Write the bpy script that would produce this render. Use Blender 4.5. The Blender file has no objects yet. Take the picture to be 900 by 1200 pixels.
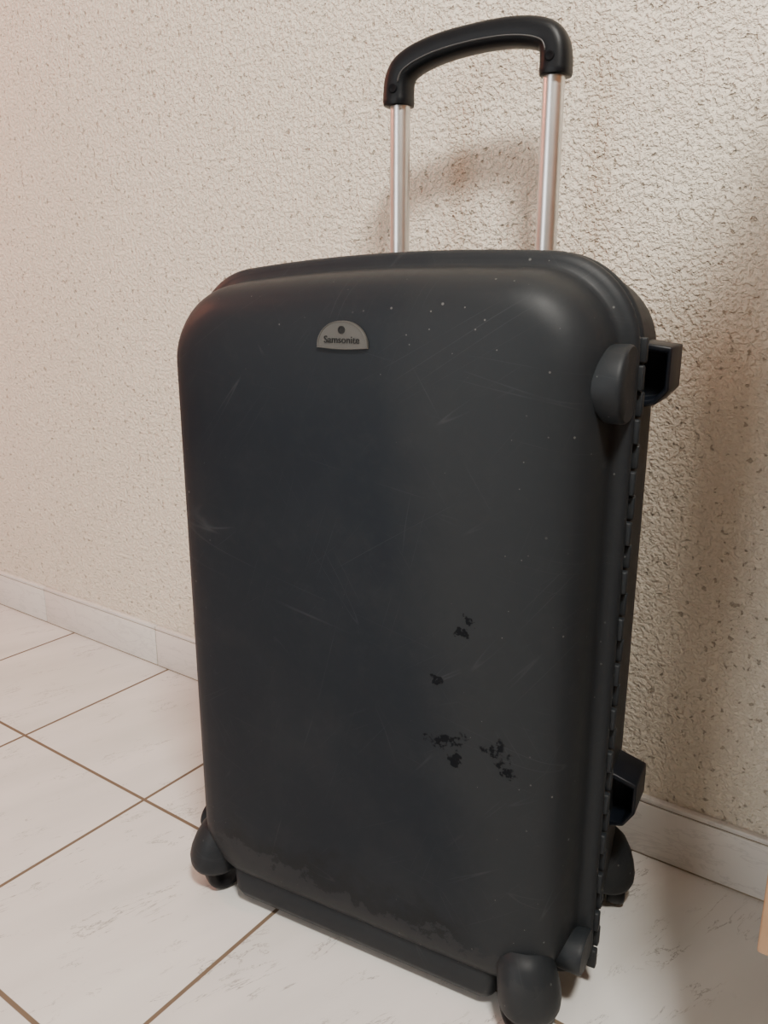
import bpy, bmesh, math, random
from mathutils import Vector, Matrix
random.seed(4)
D=bpy.data; S=bpy.context.scene
COL=S.collection

# ---------------------------------------------------------------- helpers
def obj_from(name, verts, faces, mat=None, parent=None, smooth=False):
    me=D.meshes.new(name); me.from_pydata(verts,[],faces); me.validate(); me.update()
    o=D.objects.new(name,me); COL.objects.link(o)
    if mat: me.materials.append(mat)
    if parent: o.parent=parent
    bm=bmesh.new(); bm.from_mesh(me); bmesh.ops.recalc_face_normals(bm,faces=bm.faces); bm.to_mesh(me); bm.free()
    if smooth:
        for p in me.polygons: p.use_smooth=True
    return o
def sharp(o,ang=35):
    me=o.data
    bm=bmesh.new(); bm.from_mesh(me)
    for e in bm.edges:
        if len(e.link_faces)==2 and e.calc_face_angle(0)>math.radians(ang): e.smooth=False
    for f in bm.faces: f.smooth=True
    bm.to_mesh(me); bm.free()
def boxes(name,lst,mat,parent=None,bev=0.0,seg=2):
    V=[];F=[]
    for (x0,x1,y0,y1,z0,z1) in lst:
        b=len(V)
        V+=[(x0,y0,z0),(x1,y0,z0),(x1,y1,z0),(x0,y1,z0),(x0,y0,z1),(x1,y0,z1),(x1,y1,z1),(x0,y1,z1)]
        F+=[tuple(b+i for i in f) for f in [(0,3,2,1),(4,5,6,7),(0,1,5,4),(1,2,6,5),(2,3,7,6),(3,0,4,7)]]
    o=obj_from(name,V,F,mat,parent)
    if bev>0:
        m=o.modifiers.new('bev','BEVEL'); m.width=bev; m.segments=seg; m.limit_method='ANGLE'
        for p in o.data.polygons: p.use_smooth=True
    return o
def loft(name,loops,mat,parent=None,cap0=True,cap1=True,smooth=True):
    n=len(loops[0]); V=[];F=[]
    for L in loops: V+=list(L)
    for i in range(len(loops)-1):
        for j in range(n):
            k=(j+1)%n
            F.append((i*n+j,i*n+k,(i+1)*n+k,(i+1)*n+j))
    if cap0: F.append(tuple(reversed(range(n))))
    if cap1: F.append(tuple(range((len(loops)-1)*n,len(loops)*n)))
    return obj_from(name,V,F,mat,parent,smooth)

class NT:
    def __init__(s,name):
        s.m=D.materials.new(name); s.m.use_nodes=True; s.t=s.m.node_tree; s.n=s.t.nodes; s.l=s.t.links
        s.b=s.n['Principled BSDF']
    def add(s,t,**k):
        x=s.n.new(t)
        for a,v in k.items(): setattr(x,a,v)
        return x
    def link(s,a,b): s.l.new(a,b)
    def val(s,sock,v):
        if isinstance(v,bpy.types.NodeSocket): s.link(v,sock)
        else: sock.default_value=v
    def math(s,op,a,b=0.0,c=None,clamp=False):
        x=s.add('ShaderNodeMath',operation=op,use_clamp=clamp); s.val(x.inputs[0],a); s.val(x.inputs[1],b)
        if c is not None: s.val(x.inputs[2],c)
        return x.outputs[0]
    def noise(s,vec,scale,detail=3,rough=.5,dist=0):
        x=s.add('ShaderNodeTexNoise'); s.link(vec,x.inputs['Vector']); x.inputs['Scale'].default_value=scale
        x.inputs['Detail'].default_value=detail; x.inputs['Roughness'].default_value=rough; x.inputs['Distortion'].default_value=dist
        return x.outputs['Fac']
    def ramp(s,f,stops,interp='LINEAR'):
        x=s.add('ShaderNodeValToRGB'); x.color_ramp.interpolation=interp; e=x.color_ramp.elements
        while len(e)<len(stops): e.new(.5)
        for i,(p,c) in enumerate(stops):
            e[i].position=p; e[i].color=(c,c,c,1) if not hasattr(c,'__len__') else (*c,1)
        s.link(f,x.inputs[0]); return x.outputs[0]
    def sstep(s,f,a,b):
        x=s.add('ShaderNodeMapRange',interpolation_type='SMOOTHSTEP'); s.val(x.inputs[0],f)
        x.inputs[1].default_value=a;x.inputs[2].default_value=b; return x.outputs[0]
    def mix(s,f,a,b,mode='MIX'):
        x=s.add('ShaderNodeMix',data_type='RGBA',blend_type=mode); s.val(x.inputs['Factor'],f)
        for sock,v in ((x.inputs[6],a),(x.inputs[7],b)):
            if isinstance(v,bpy.types.NodeSocket): s.link(v,sock)
            else: sock.default_value=(*v,1)
        return x.outputs[2]
    def coords(s,scale=(1,1,1),rot=(0,0,0),which='Object'):
        c=s.add('ShaderNodeTexCoord'); m=s.add('ShaderNodeMapping'); s.link(c.outputs[which],m.inputs[0])
        m.inputs['Scale'].default_value=scale; m.inputs['Rotation'].default_value=rot; return m.outputs[0]
    def bump(s,h,strength,dist,prev=None):
        x=s.add('ShaderNodeBump'); s.link(h,x.inputs['Height']); x.inputs['Strength'].default_value=strength; x.inputs['Distance'].default_value=dist
        if prev: s.link(prev,x.inputs['Normal'])
        return x.outputs[0]
    def out(s,color=None,rough=None,normal=None,metal=0,spec=None):
        b=s.b
        if color is not None:
            if isinstance(color,bpy.types.NodeSocket): s.link(color,b.inputs['Base Color'])
            else: b.inputs['Base Color'].default_value=(*color,1)
        if rough is not None: s.val(b.inputs['Roughness'],rough)
        if normal is not None: s.link(normal,b.inputs['Normal'])
        b.inputs['Metallic'].default_value=metal
        if spec is not None: s.val(b.inputs['Specular IOR Level'],spec)
        return s.m

# ---------------------------------------------------------------- materials
def mat_stucco():
    s=NT('rough_plaster'); c=s.coords()
    a=s.noise(c,165,3,.55)
    b=s.noise(c,65,2,.5)
    f=s.noise(c,420,2,.6)
    pl=s.ramp(a,[(.36,0),(.60,1)],'EASE')
    h=s.math('ADD',s.math('MULTIPLY',pl,.65),s.math('ADD',s.math('MULTIPLY',b,.95),s.math('MULTIPLY',f,.24)))
    pn=s.noise(c,110,2,.5,.2); pits=s.ramp(pn,[(.315,1),(.37,0)])
    h2=s.math('SUBTRACT',h,s.math('MULTIPLY',pits,1.0))
    col=s.mix(s.noise(c,3,3),(.74,.68,.56),(.81,.745,.63))
    col=s.mix(s.math('MULTIPLY',pits,.55),col,(.26,.205,.13))
    return s.out(col,.9,s.bump(h2,.90,.0040))
def mat_floor():
    s=NT('ceramic_tile'); c=s.coords()
    sep=s.add('ShaderNodeSeparateXYZ'); s.link(c,sep.inputs[0])
    T=.333
    def edge(o,off):
        p=s.math('FRACT',s.math('DIVIDE',s.math('ADD',o,off+100*T),T))
        return s.math('MULTIPLY',s.math('MINIMUM',p,s.math('SUBTRACT',1.0,p)),T)
    e=s.math('MINIMUM',edge(sep.outputs[0],.625),edge(sep.outputs[1],.003))
    g=s.sstep(e,.0033,.0023)
    ix=s.math('FLOOR',s.math('DIVIDE',s.math('ADD',sep.outputs[0],.625+100*T),T)); iy=s.math('FLOOR',s.math('DIVIDE',s.math('ADD',sep.outputs[1],.003+100*T),T))
    cb=s.add('ShaderNodeCombineXYZ'); s.link(ix,cb.inputs[0]); s.link(iy,cb.inputs[1])
    wn=s.add('ShaderNodeTexWhiteNoise'); s.link(cb.outputs[0],wn.inputs[0])
    off=s.add('ShaderNodeVectorMath',operation='MULTIPLY_ADD'); s.link(wn.outputs['Color'],off.inputs[0]); off.inputs[1].default_value=(7,7,7); s.link(c,off.inputs[2])
    m0=s.add('ShaderNodeMapping'); s.link(off.outputs[0],m0.inputs[0]); m0.inputs['Rotation'].default_value=(0,0,math.radians(-72))
    mp=s.add('ShaderNodeMapping'); s.link(m0.outputs[0],mp.inputs[0]); mp.inputs['Scale'].default_value=(3.0,13,1)
    v1=s.noise(mp.outputs[0],2.2,6,.68,.5)
    v1b=s.ramp(s.math('ABSOLUTE',s.math('SUBTRACT',v1,.56)),[(0,1),(.010,0)])
    vm=s.ramp(s.noise(m0.outputs[0],16,3),[(.47,0),(.58,1)])
    veins=s.math('MULTIPLY',v1b,vm)
    cloud=s.noise(mp.outputs[0],.8,4)
    col=s.mix(s.ramp(cloud,[(.3,0),(.7,1)]),(.585,.575,.55),(.70,.685,.66))
    col=s.mix(s.math('MULTIPLY',veins,.8),col,(.18,.17,.155))
    col=s.mix(g,col,(.14,.10,.065))
    n=s.bump(s.math('SUBTRACT',1.0,g),.6,.001)
    n=s.bump(s.noise(c,45,3),.05,.001,n)
    r=s.math('ADD',s.math('MULTIPLY',g,.5),.28)
    return s.out(col,r,n)
def mat_baseboard():
    s=NT('glazed_skirting_tile'); c=s.coords((4,4,14),(0,.4,0))
    v=s.noise(c,2.5,6,.65,.6)
    veins=s.ramp(s.math('ABSOLUTE',s.math('SUBTRACT',v,.5)),[(0,1),(.03,0)])
    col=s.mix(s.math('MULTIPLY',veins,.35),(.64,.62,.585),(.38,.37,.36))
    return s.out(col,.3)
def mat_grout():
    s=NT('grout'); return s.out((.30,.25,.18),.9)
def mat_shell():
    s=NT('worn_polypropylene'); c=s.coords()
    sep=s.add('ShaderNodeSeparateXYZ'); s.link(c,sep.inputs[0]); X,Y,Z=sep.outputs
    big=s.noise(c,4,4,.6)
    col=s.mix(s.ramp(big,[(.3,0),(.7,1)]),(.0038,.0066,.0108),(.0056,.0086,.0128))
    fine=s.noise(c,60,5,.7)
    col=s.mix(s.math('MULTIPLY',s.ramp(fine,[(.5,0),(.75,1)]),.25),col,(.018,.021,.024))
    # dusty patches, plus a lighter hinge side and top: light painted into the colour
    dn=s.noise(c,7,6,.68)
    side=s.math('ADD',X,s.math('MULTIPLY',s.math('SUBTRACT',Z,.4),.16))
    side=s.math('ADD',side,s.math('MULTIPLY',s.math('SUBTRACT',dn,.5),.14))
    dust_and_sheen=s.math('MULTIPLY',s.sstep(side,.055,.150),.75)
    dust_and_sheen=s.math('MAXIMUM',dust_and_sheen,s.math('MULTIPLY',s.ramp(dn,[(.48,0),(.75,1)]),.5))
    dust_and_sheen=s.math('MAXIMUM',dust_and_sheen,s.math('MULTIPLY',s.sstep(Z,.60,.80),.55))
    col=s.mix(s.math('MULTIPLY',dust_and_sheen,.42),col,(.032,.0335,.0325))
    vo=s.add('ShaderNodeTexVoronoi'); s.link(c,vo.inputs['Vector']); vo.inputs['Scale'].default_value=95
    sc=s.add('ShaderNodeSeparateColor'); s.link(vo.outputs['Color'],sc.inputs[0])
    sp=s.math('LESS_THAN',vo.outputs['Distance'],s.math('MULTIPLY',sc.outputs[1],.13))
    sp=s.math('MULTIPLY',sp,s.math('GREATER_THAN',sc.outputs[0],.45))
    sp=s.math('MULTIPLY',sp,s.ramp(s.math('ADD',s.noise(c,7,2),s.math('MULTIPLY',X,.35)),[(.40,0),(.60,1)]))
    col=s.mix(s.math('MULTIPLY',sp,.4),col,(.22,.22,.21))
    tot=None
    for ang,seed in ((.55,0),(-1.0,3.3),(1.25,8.1),(-.2,5.5),(.9,12.2)):
        m=s.add('ShaderNodeMapping'); s.link(c,m.inputs[0]); m.inputs['Rotation'].default_value=(0,ang,0); m.inputs['Location'].default_value=(seed,0,seed)
        m2=s.add('ShaderNodeMapping'); s.link(m.outputs[0],m2.inputs[0]); m2.inputs['Scale'].default_value=(.9,1,24)
        nn=s.noise(m2.outputs[0],1.6,0,.4)
        ln=s.ramp(s.math('ABSOLUTE',s.math('SUBTRACT',nn,.5)),[(0,1),(.0042,0)])
        mk=s.ramp(s.noise(m.outputs[0],12,2),[(.51,0),(.66,1)])
        q=s.math('MULTIPLY',ln,mk); tot=q if tot is None else s.math('MAXIMUM',tot,q)
    col=s.mix(s.math('MULTIPLY',tot,.22),col,(.065,.07,.075))
    wob=s.math('MULTIPLY',s.math('SUBTRACT',s.noise(c,55,3,.6),.5),.060)
    spl=s.noise(c,150,3,.6)
    def blob(cx,cz,r,th,ax=1.0):
        d=s.math('SQRT',s.math('ADD',s.math('POWER',s.math('MULTIPLY',s.math('SUBTRACT',X,cx),ax),2.0),s.math('POWER',s.math('SUBTRACT',Z,cz),2.0)))
        d=s.math('ADD',d,wob)
        return s.math('MULTIPLY',s.sstep(d,r,r*.5),s.sstep(spl,th,th+.10))
    bl=None
    for a in ((.121,.332,.010,.43,.6),(.172,.334,.012,.44),(.130,.306,.005,.3),(.139,.466,.005,.3),(.134,.454,.004,.3),(.104,.394,.0055,.3),(.180,.314,.008,.44,.8)):
        q=blob(*a); bl=q if bl is None else s.math('MAXIMUM',bl,q)
    front=s.math('LESS_THAN',Y,-.12)
    bl=s.math('MULTIPLY',bl,front)
    col=s.mix(s.math('MULTIPLY',bl,.75),col,(.0018,.002,.003))
    jag=s.math('ADD',s.math('ADD',Z,s.math('MULTIPLY',X,.05)),s.math('MULTIPLY',s.noise(c,26,6,.65),-.13))
    tide=s.math('MULTIPLY',s.sstep(jag,.024,.027),s.math('SUBTRACT',1.0,s.sstep(jag,.027,.072)))
    inx=s.math('MULTIPLY',s.sstep(X,-.21,-.17),s.math('SUBTRACT',1.0,s.sstep(X,.12,.17)))
    col=s.mix(s.math('MULTIPLY',s.math('MULTIPLY',tide,inx),.6),col,(.002,.0024,.003))
    low=s.math('SUBTRACT',1.0,s.sstep(jag,.022,.027))
    col=s.mix(s.math('MULTIPLY',low,.32),col,(.028,.029,.029))
    r=s.math('ADD',.42,s.math('MULTIPLY',fine,.16))
    n=s.bump(s.noise(c,900,2,.6),.12,.0006)
    n=s.bump(s.noise(c,9,2),.12,.004,n)
    sl=s.math('MULTIPLY_ADD',bl,-.12,.17)
    return s.out(col,r,n,spec=sl)
def simple(name,col,rough,metal=0,bump=0,bs=200,spec=None):
    s=NT(name); c=s.coords()
    a=tuple(x*.85 for x in col); b=tuple(min(1,x*1.15) for x in col)
    cc=s.mix(s.noise(c,30,4),a,b)
    n=s.bump(s.noise(c,bs,3),bump,.0006) if bump else None
    return s.out(cc,rough,n,metal,spec)
def mat_wood():
    s=NT('light_wood'); c=s.coords((3,3,.35))
    g=s.noise(c,14,5,.6,1.0)
    col=s.mix(g,(.30,.18,.095),(.42,.27,.15))
    return s.out(col,.45,s.bump(g,.1,.001))

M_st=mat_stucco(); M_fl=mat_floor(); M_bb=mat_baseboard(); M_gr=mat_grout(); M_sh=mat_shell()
M_rub=simple('black_handle_plastic',(.004,.005,.0065),.42,bump=.15,bs=700,spec=.18)
M_dark=simple('dark_gap_rubber',(.004,.004,.005),.7,spec=.1)
M_navy=simple('blue_black_plastic',(.004,.0055,.009),.40,spec=.22)
M_alu=simple('brushed_aluminium',(.66,.66,.66),.34,metal=1,bump=.05,bs=400)
M_badge=simple('badge_metal',(.085,.082,.076),.5,metal=.4,spec=.2)
M_bdk=simple('badge_engraving',(.018,.018,.018),.5,spec=.1)
M_wheel=simple('wheel_rubber',(.005,.005,.006),.45,spec=.2)
M_line=simple('handle_inlay',(.05,.05,.05),.4)
M_wood=mat_wood()
M_paint=simple('beige_wall_paint',(.48,.44,.38),.9)
M_salmon=simple('salmon_wall_paint',(.50,.36,.30),.9)
M_ceil=simple('ceiling_paint',(.70,.68,.64),.9)

# ---------------------------------------------------------------- room
X0,X1,Y0,H=-3.4,1.7,-3.4,2.5
boxes('wall_back',[(X0-.1,X1+.1,0,.12,-.1,H+.1)],M_st)
boxes('wall_left',[(X0-.1,X0,Y0,0,-.1,H)],M_salmon)
boxes('wall_right',[(X1,X1+.1,Y0,0,-.1,H)],M_paint)
boxes('wall_front',[(X0-.1,X1+.1,Y0-.1,Y0,-.1,H)],M_paint)
boxes('ceiling',[(X0-.1,X1+.1,Y0-.1,0,H,H+.1)],M_ceil)
boxes('floor',[(X0,X1,Y0,0,-.1,0)],M_fl)
bl=[];xs=[X0,-2.96,-2.55,-2.14,-1.73,-1.322,-.914,-.506,.01,.42,.83,1.24,X1]
for a,b in zip(xs[:-1],xs[1:]): bl.append((a+.0014,b-.0014,-.0105,0,.003,.083))
bb=boxes('baseboard_back',bl+[(a,b,c,d,.0850,.092) for a,b,c,d,e,f in bl],M_bb,bev=.0012)
boxes('trim_1',[(X0,X1,-.0085,0,0,.090)],M_gr)

# ---------------------------------------------------------------- suitcase
case=D.objects.new('suitcase',None); COL.objects.link(case)
YAW=math.radians(6.8)
ux,uy=math.cos(YAW),math.sin(YAW)
case.location=(-.530+.014*ux+.014*uy,-.235+.014*uy-.014*ux,0); case.rotation_euler=(0,0,YAW)

def section(v,w,z0,z1,rt,rb,arch=.26,nc=14,ns=12):
    pts=[]
    def arc(cx,cz,r,a0,a1):
        for i in range(nc+1):
            t=i/nc; a=a0+(a1-a0)*t
            pts.append((cx+r*math.cos(a),cz+r*math.sin(a)))
    def line(p,q,n):
        for i in range(1,n): 
            t=i/n; pts.append((p[0]+(q[0]-p[0])*t,p[1]+(q[1]-p[1])*t))
    P=math.pi
    arc(w-rb,z0+rb,rb,-P/2,0); line((w,z0+rb),(w,z1-rt),ns)
    arc(w-rt,z1-rt,rt,0,P/2); line((w-rt,z1),(-w+rt,z1),ns)
    arc(-w+rt,z1-rt,rt,P/2,P); line((-w,z1-rt),(-w,z0+rb),ns)
    arc(-w+rb,z0+rb,rb,P,1.5*P); line((-w+rb,z0),(w-rb,z0),ns)
    out=[]
    for (u,z) in pts:
        k=max(0,(z-.4)/.4)
        out.append((u,v,z-arch*u*u*k*.9+.030*u*k))
    return out
W=.2625; ZT=.812; ZB=.018
def sec(v,i,ib=None,rt=.084,rb=.072):
    if ib is None: ib=i*.62
    if i<.012: rb=.045
    return section(v,W-i,ZB+ib,ZT-i,max(rt-i*.45,.02),max(rb-i*.35,.02))
front=[sec(-.057,.0035),sec(-.060,.0008),sec(-.064,0),sec(-.069,.0010),sec(-.0725,.0035),sec(-.0745,.008),
       sec(-.076,.0125,.016),sec(-.079,.0152,.018),sec(-.084,.0165,.020),sec(-.095,.0180,.0205),sec(-.105,.0195,.021),sec(-.115,.0215,.022),sec(-.125,.0252,.024),sec(-.134,.0308,.0275),
       sec(-.1415,.0380,.032),sec(-.1470,.0475,.039),sec(-.1505,.0595,.048),sec(-.1530,.0790,.063),sec(-.1545,.110,.088),sec(-.1555,.150,.118),sec(-.156,.20,.158)]
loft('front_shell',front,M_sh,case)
back=[sec(-.0525,.0035),sec(-.049,.0008),sec(-.044,0),sec(-.038,.0015),sec(-.034,.005),sec(-.030,.009),sec(-.01,.010),sec(.03,.0115),
      sec(.07,.0135),sec(.10,.0165),sec(.125,.024),sec(.145,.038),sec(.158,.058),sec(.164,.085),sec(.167,.13),sec(.168,.19)]
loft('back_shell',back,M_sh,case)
loft('seam_gasket',[sec(-.0585,.006),sec(-.0515,.006)],M_dark,case)

hk=[]
z=.034;i=0
while z<.720:
    h=.025
    dv=.0032 if i%2 else -.0032
    hk.append((W-.006,W+.0042,-.0550+dv-.0045,-.0550+dv+.0045,z,z+h-.0018)); z+=h;i+=1
boxes('hinge_knuckles',hk,M_sh,case,bev=.0016)

def pod(name,side,zc,r,mat,u0=.190,u1=W-.001,v=-.088,rv=.041):
    loops=[];n=40
    prof=[(u0,.40),(u0+.010,.58),(u0+.020,.74),(u0+.030,.86),(u0+.040,.935),(u0+.048,.97),(u0+.056,.99),(u1-.005,1.0),(u1-.002,.985),(u1,.94),(u1,.5)]
    for u,k in prof:
        loops.append([(side*u, max(-.2,min(-.058,v+rv*k*math.cos(2*math.pi*j/n))), zc+r*k*math.sin(2*math.pi*j/n)) for j in range(n)])
    o=loft(name,loops,mat,case); sharp(o,50)
for side,nm in ((1,'right'),(-1,'left')):
    if side>0: pod('pivot_pod_upper_'+nm,side,.692,.036,M_sh)
    pod('pivot_pod_lower_'+nm,side,.076,.022,M_sh,rv=.028)

def foot(name,side,z0,z1,out=.034,v0=.000,v1=.075,slant=.0):
    u0=.235; u1=W+out
    pr=[(u0,z0-.004),(u1-.012,z0+.004+slant*.3),(u1,z0+.018+slant),(u1,z1-.002-slant),(u0,z1+.004)]
    inn=[(u0+.004,z0+.006),(u1-.014,z0+.010+slant*.3),(u1-.0045,z0+.021+slant),(u1-.0045,z1-.008-slant),(u0+.004,z1-.004)]
    n=5
    V=[];F=[]
    def add(loop,v): 
        b=len(V)
        for u,zz in loop: V.append((side*u,v,zz))
        return b
    a=add(pr,v0);b=add(pr,v1);c=add(inn,v0);d=add(inn,v0+.03)
    for j in range(n):
        k=(j+1)%n
        F.append((a+j,a+k,b+k,b+j)); F.append((a+j,c+j,c+k,a+k)); F.append((c+j,d+j,d+k,c+k))
    F.append(tuple(b+j for j in range(n))); F.append(tuple(d+j for j in range(n)))
    o=obj_from(name,V,F,M_navy,case)
    m=o.modifiers.new('b','BEVEL'); m.width=.002; m.segments=2
    for p in o.data.polygons: p.use_smooth=True
for side,nm in ((1,'right'),(-1,'left')):
    foot('side_foot_upper_'+nm,side,.660,.723,out=.017,v1=.063)
    foot('side_foot_lower_'+nm,side,.160,.234,out=.018,v0=.022,v1=.078,slant=.008)

pl=[]
PC=-.004
for zz,w,v0,v1 in ((.075,.184,-.140,.12),(.042,.183,-.1445,.12),(.024,.181,-.1445,.118),(.015,.177,-.141,.115),(.012,.170,-.134,.11)):
    r=.016; L=[]
    for cx,cy,a0 in ((w-r,v1-r,0),(-w+r,v1-r,90),(-w+r,v0+r,180),(w-r,v0+r,270)):
        for k in range(9):
            a=math.radians(a0+k*90/8); L.append((PC+cx+r*math.cos(a),cy+r*math.sin(a),zz))
    pl.append(L)
loft('base_plinth',pl,M_sh,case)

def wheel_unit(name,u,v,du=0,dv=0,ang=.5):
    n=32
    prof=[(.100,.018,.018,-.35),(.090,.027,.027,-.3),(.076,.032,.033,-.18),(.062,.0335,.0345,0),(.050,.034,.035,.1),(.040,.0335,.0345,.1),(.034,.031,.032,.1),(.031,.026,.026,.1)]
    su=1 if u>0 else -1
    loops=[[(u+su*.02*k+a*math.cos(2*math.pi*j/n),v-.014*k+b*math.sin(2*math.pi*j/n),zz) for j in range(n)] for zz,a,b,k in prof]
    loft(name+'_housing',loops,M_sh,case)
    for s_ in (-1,1):
        L=[];R=.0240
        ax=Vector((math.cos(ang),math.sin(ang),0)); ay=Vector((-math.sin(ang),math.cos(ang),0))
        c0=Vector((u+su*.002,v,R))+ay*.003
        for d,k in ((.0012,.8),(.002,.97),(.008,1),(.017,.99),(.021,.93),(.0235,.80),(.0235,.5),(.021,.45)):
            L.append([tuple(c0+ax*(s_*d)+(ay*math.cos(2*math.pi*j/n)+Vector((0,0,1))*math.sin(2*math.pi*j/n))*R*k) for j in range(n)])
        loft(name+'_wheel_'+('a' if s_<0 else 'b'),L,M_wheel,case)
wheel_unit('caster_front_left',-.226,-.122,ang=-.5)
wheel_unit('caster_front_right',.214,-.140,ang=.9)
wheel_unit('caster_rear_left',-.235,.112)
wheel_unit('caster_rear_right',.240,.095,ang=.2)

HU=.005; HV=.140; HS=.0975
def cyl(name,u,v,z0,z1,r,mat,n=32,bev=.001):
    loops=[[(u+(rr)*math.cos(2*math.pi*j/n),v+rr*math.sin(2*math.pi*j/n),zz) for j in range(n)] for zz,rr in ((z0,r-bev),(z0+bev,r),(z1-bev,r),(z1,r-bev))]
    o=loft(name,loops,mat,case); sharp(o,30)
cyl('rod_left',HU-HS,HV,.74,1.012,.0126,M_alu)
cyl('rod_right',HU+HS,HV,.74,1.022,.0126,M_alu)
cyl('rod_socket_left',HU-HS,HV,.74,.790,.020,M_rub)
cyl('rod_socket_right',HU+HS,HV,.74,.790,.020,M_rub)
path=[(-1.02,1.001,.0165,.0190),(-1.02,1.006,.0175,.0200),(-1.02,1.016,.0172,.0195),(-1.005,1.029,.0168,.019),(-.95,1.0395,.0165,.0185),(-.85,1.0460,.0163,.018),(-.70,1.0510,.0160,.018),
      (-.48,1.0550,.0155,.018),(-.24,1.0570,.0152,.018),(0,1.0575,.0150,.018)]
path=path+[(-a,b,c,d) for a,b,c,d in reversed(path[:-1])]
P=[Vector((HU+a*HS,0,b+.060*a*HS)) for a,b,c,d in path]
def cr(p0,p1,p2,p3,t): return .5*((2*p1)+(-p0+p2)*t+(2*p0-5*p1+4*p2-p3)*t*t+(-p0+3*p1-3*p2+p3)*t**3)
pp=[];rr=[]
for i in range(len(P)-1):
    for k in range(4):
        t=k/4; pp.append(cr(P[max(i-1,0)],P[i],P[i+1],P[min(i+2,len(P)-1)],t))
        rr.append((path[i][2]*(1-t)+path[i+1][2]*t,path[i][3]*(1-t)+path[i+1][3]*t))
pp.append(P[-1]); rr.append(path[-1][2:4])
loops=[];inl=[]
for i,p in enumerate(pp):
    a=pp[max(i-1,0)];b=pp[min(i+1,len(pp)-1)]; t=(b-a).normalized(); nrm=Vector((-t.z,0,t.x)) 
    if i<3 : nrm=Vector((-1,0,0))
    if i>len(pp)-4: nrm=Vector((1,0,0))
    L=[]
    for j in range(28):
        an=2*math.pi*j/28; ca,sa=math.cos(an),math.sin(an)
        e=.72
        x=math.copysign(abs(ca)**e,ca)*rr[i][0]; y=math.copysign(abs(sa)**e,sa)*rr[i][1]
        q=p+nrm*x; L.append((q.x,HV+y,q.z))
    loops.append(L)
    if 10<i<len(pp)-11:
        q0=p-nrm*(rr[i][0]*.42)
        inl.append([(q0.x+nrm.x*.9e-3*math.cos(k*math.pi/4),HV-rr[i][1]*.97+.0012*math.sin(k*math.pi/4),q0.z+nrm.z*.9e-3*math.cos(k*math.pi/4)) for k in range(8)])
loft('pull_handle',loops,M_rub,case)
loft('handle_inlay_strip',inl,M_line,case)
for s_,nm in ((-1,'left'),(1,'right')):
    n=20; L=[]
    for dv,r in ((-.0205,.0035),(-.0215,.0050),(-.019,.0056),(-.010,.0056)):
        L.append([(HU+s_*HS*1.0+r*math.cos(2*math.pi*j/n),HV+dv,1.018+s_*.006+r*math.sin(2*math.pi*j/n)) for j in range(n)])
    loft('handle_button_'+nm,L,M_dark,case)

def half(w,h,v,z0,n=28,r=.004):
    pts=[]
    for j in range(n+1):
        a=math.pi*j/n; pts.append((w*math.cos(a),v,z0+h*math.sin(a)**.9))
    for j in range(1,7): pts.append((-w+2*w*j/7,v,z0-.0015*math.sin(math.pi*j/7)))
    return pts
zb=.7215; fv=-.1545
loft('badge_rim',[half(.0288,.0258,fv+.006,zb-.0012),half(.0288,.0258,fv-.0012,zb-.0012),half(.0281,.0251,fv-.0020,zb-.0008),half(.0268,.0239,fv-.0020,zb),half(.0265,.0236,fv-.0014,zb+.0002)],M_badge,case,smooth=False)
tx=D.curves.new('badge_lettering','FONT'); tx.body='Samsonite'; tx.size=.0098; tx.extrude=.0004; tx.align_x='CENTER'
to=D.objects.new('badge_lettering',tx); COL.objects.link(to); to.parent=case; tx.materials.append(M_bdk)
to.location=(0,fv-.0018,zb+.0035); to.rotation_euler=(math.radians(90),0,0)
n=24
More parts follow.
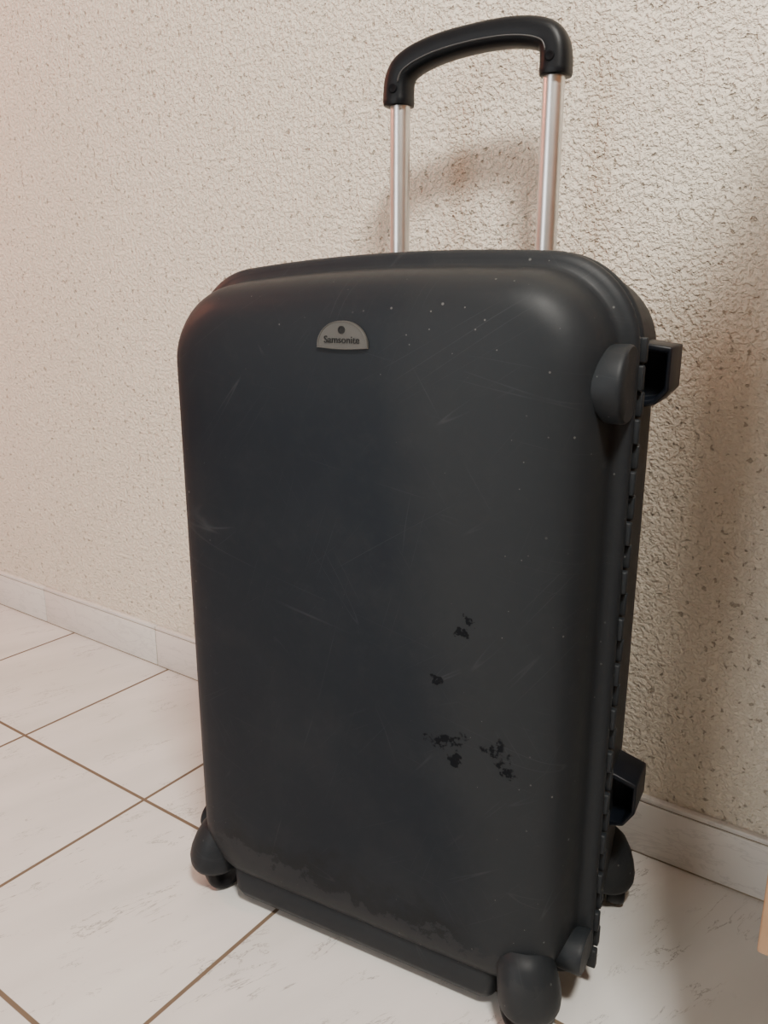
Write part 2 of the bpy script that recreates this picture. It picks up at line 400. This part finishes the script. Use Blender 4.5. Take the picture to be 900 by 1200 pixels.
loft('badge_emblem',[[(r*math.cos(2*math.pi*j/n),fv-d,zb+.0160+r*math.sin(2*math.pi*j/n)) for j in range(n)] for r,d in ((.0038,.001),(.0038,.0021),(.0028,.0021),(.0028,.0016))],M_bdk,case,smooth=False)

# ---------------------------------------------------------------- wooden cabinet on legs at the right edge
cab=D.objects.new('wooden_cabinet',None); COL.objects.link(cab); cab.location=(-.066,-.440,0)
boxes('cabinet_body',[(0,.90,0,.41,.28,1.24)],M_wood,cab,bev=.002)
boxes('cabinet_top',[(-.006,.906,-.008,.412,1.24,1.262)],M_wood,cab,bev=.002)
boxes('cabinet_doors',[(.012,.447,-.006,.004,.29,1.23),(.453,.888,-.006,.004,.29,1.23)],M_wood,cab,bev=.002)
boxes('cabinet_legs',[(.06,.10,.03,.07,0,.28),(.80,.84,.03,.07,0,.28),(.06,.10,.33,.37,0,.28),(.80,.84,.33,.37,0,.28)],M_wood,cab,bev=.002)

# ---------------------------------------------------------------- lights
def area(name,loc,target,sx,sy,power,col):
    l=D.lights.new(name,'AREA'); l.shape='RECTANGLE'; l.size=sx; l.size_y=sy; l.energy=power; l.color=col
    o=D.objects.new(name,l); COL.objects.link(o); o.location=loc
    o.rotation_euler=(Vector(target)-Vector(loc)).to_track_quat('-Z','Y').to_euler(); return o
area('ceiling_light',(.42,-1.22,2.46),(-.5,-.1,.6),.35,.35,118,(1,.955,.88))
area('added_sheen_light',(-1.15,-3.36,1.05),(-1.15,0,1.05),1.0,2.0,40,(.95,.98,1))  # added area light behind the camera, for sheen on the case front; no door
area('warm_lamp_light',(-2.9,-.9,1.9),(-2.1,0,1.2),.4,.4,24,(1,.34,.22))
w=D.worlds.new('World'); S.world=w; w.use_nodes=True
w.node_tree.nodes['Background'].inputs[0].default_value=(.93,.96,1,1); w.node_tree.nodes['Background'].inputs[1].default_value=.50

# ---------------------------------------------------------------- camera
cd=D.cameras.new('camera'); cd.sensor_fit='VERTICAL'; cd.sensor_height=36; cd.sensor_width=27; cd.lens=36*950/1200
co=D.objects.new('camera',cd); COL.objects.link(co)
co.location=(0,-1.027,.77); co.rotation_euler=(math.radians(75),0,math.radians(35.5)); cd.clip_start=.01
S.camera=co
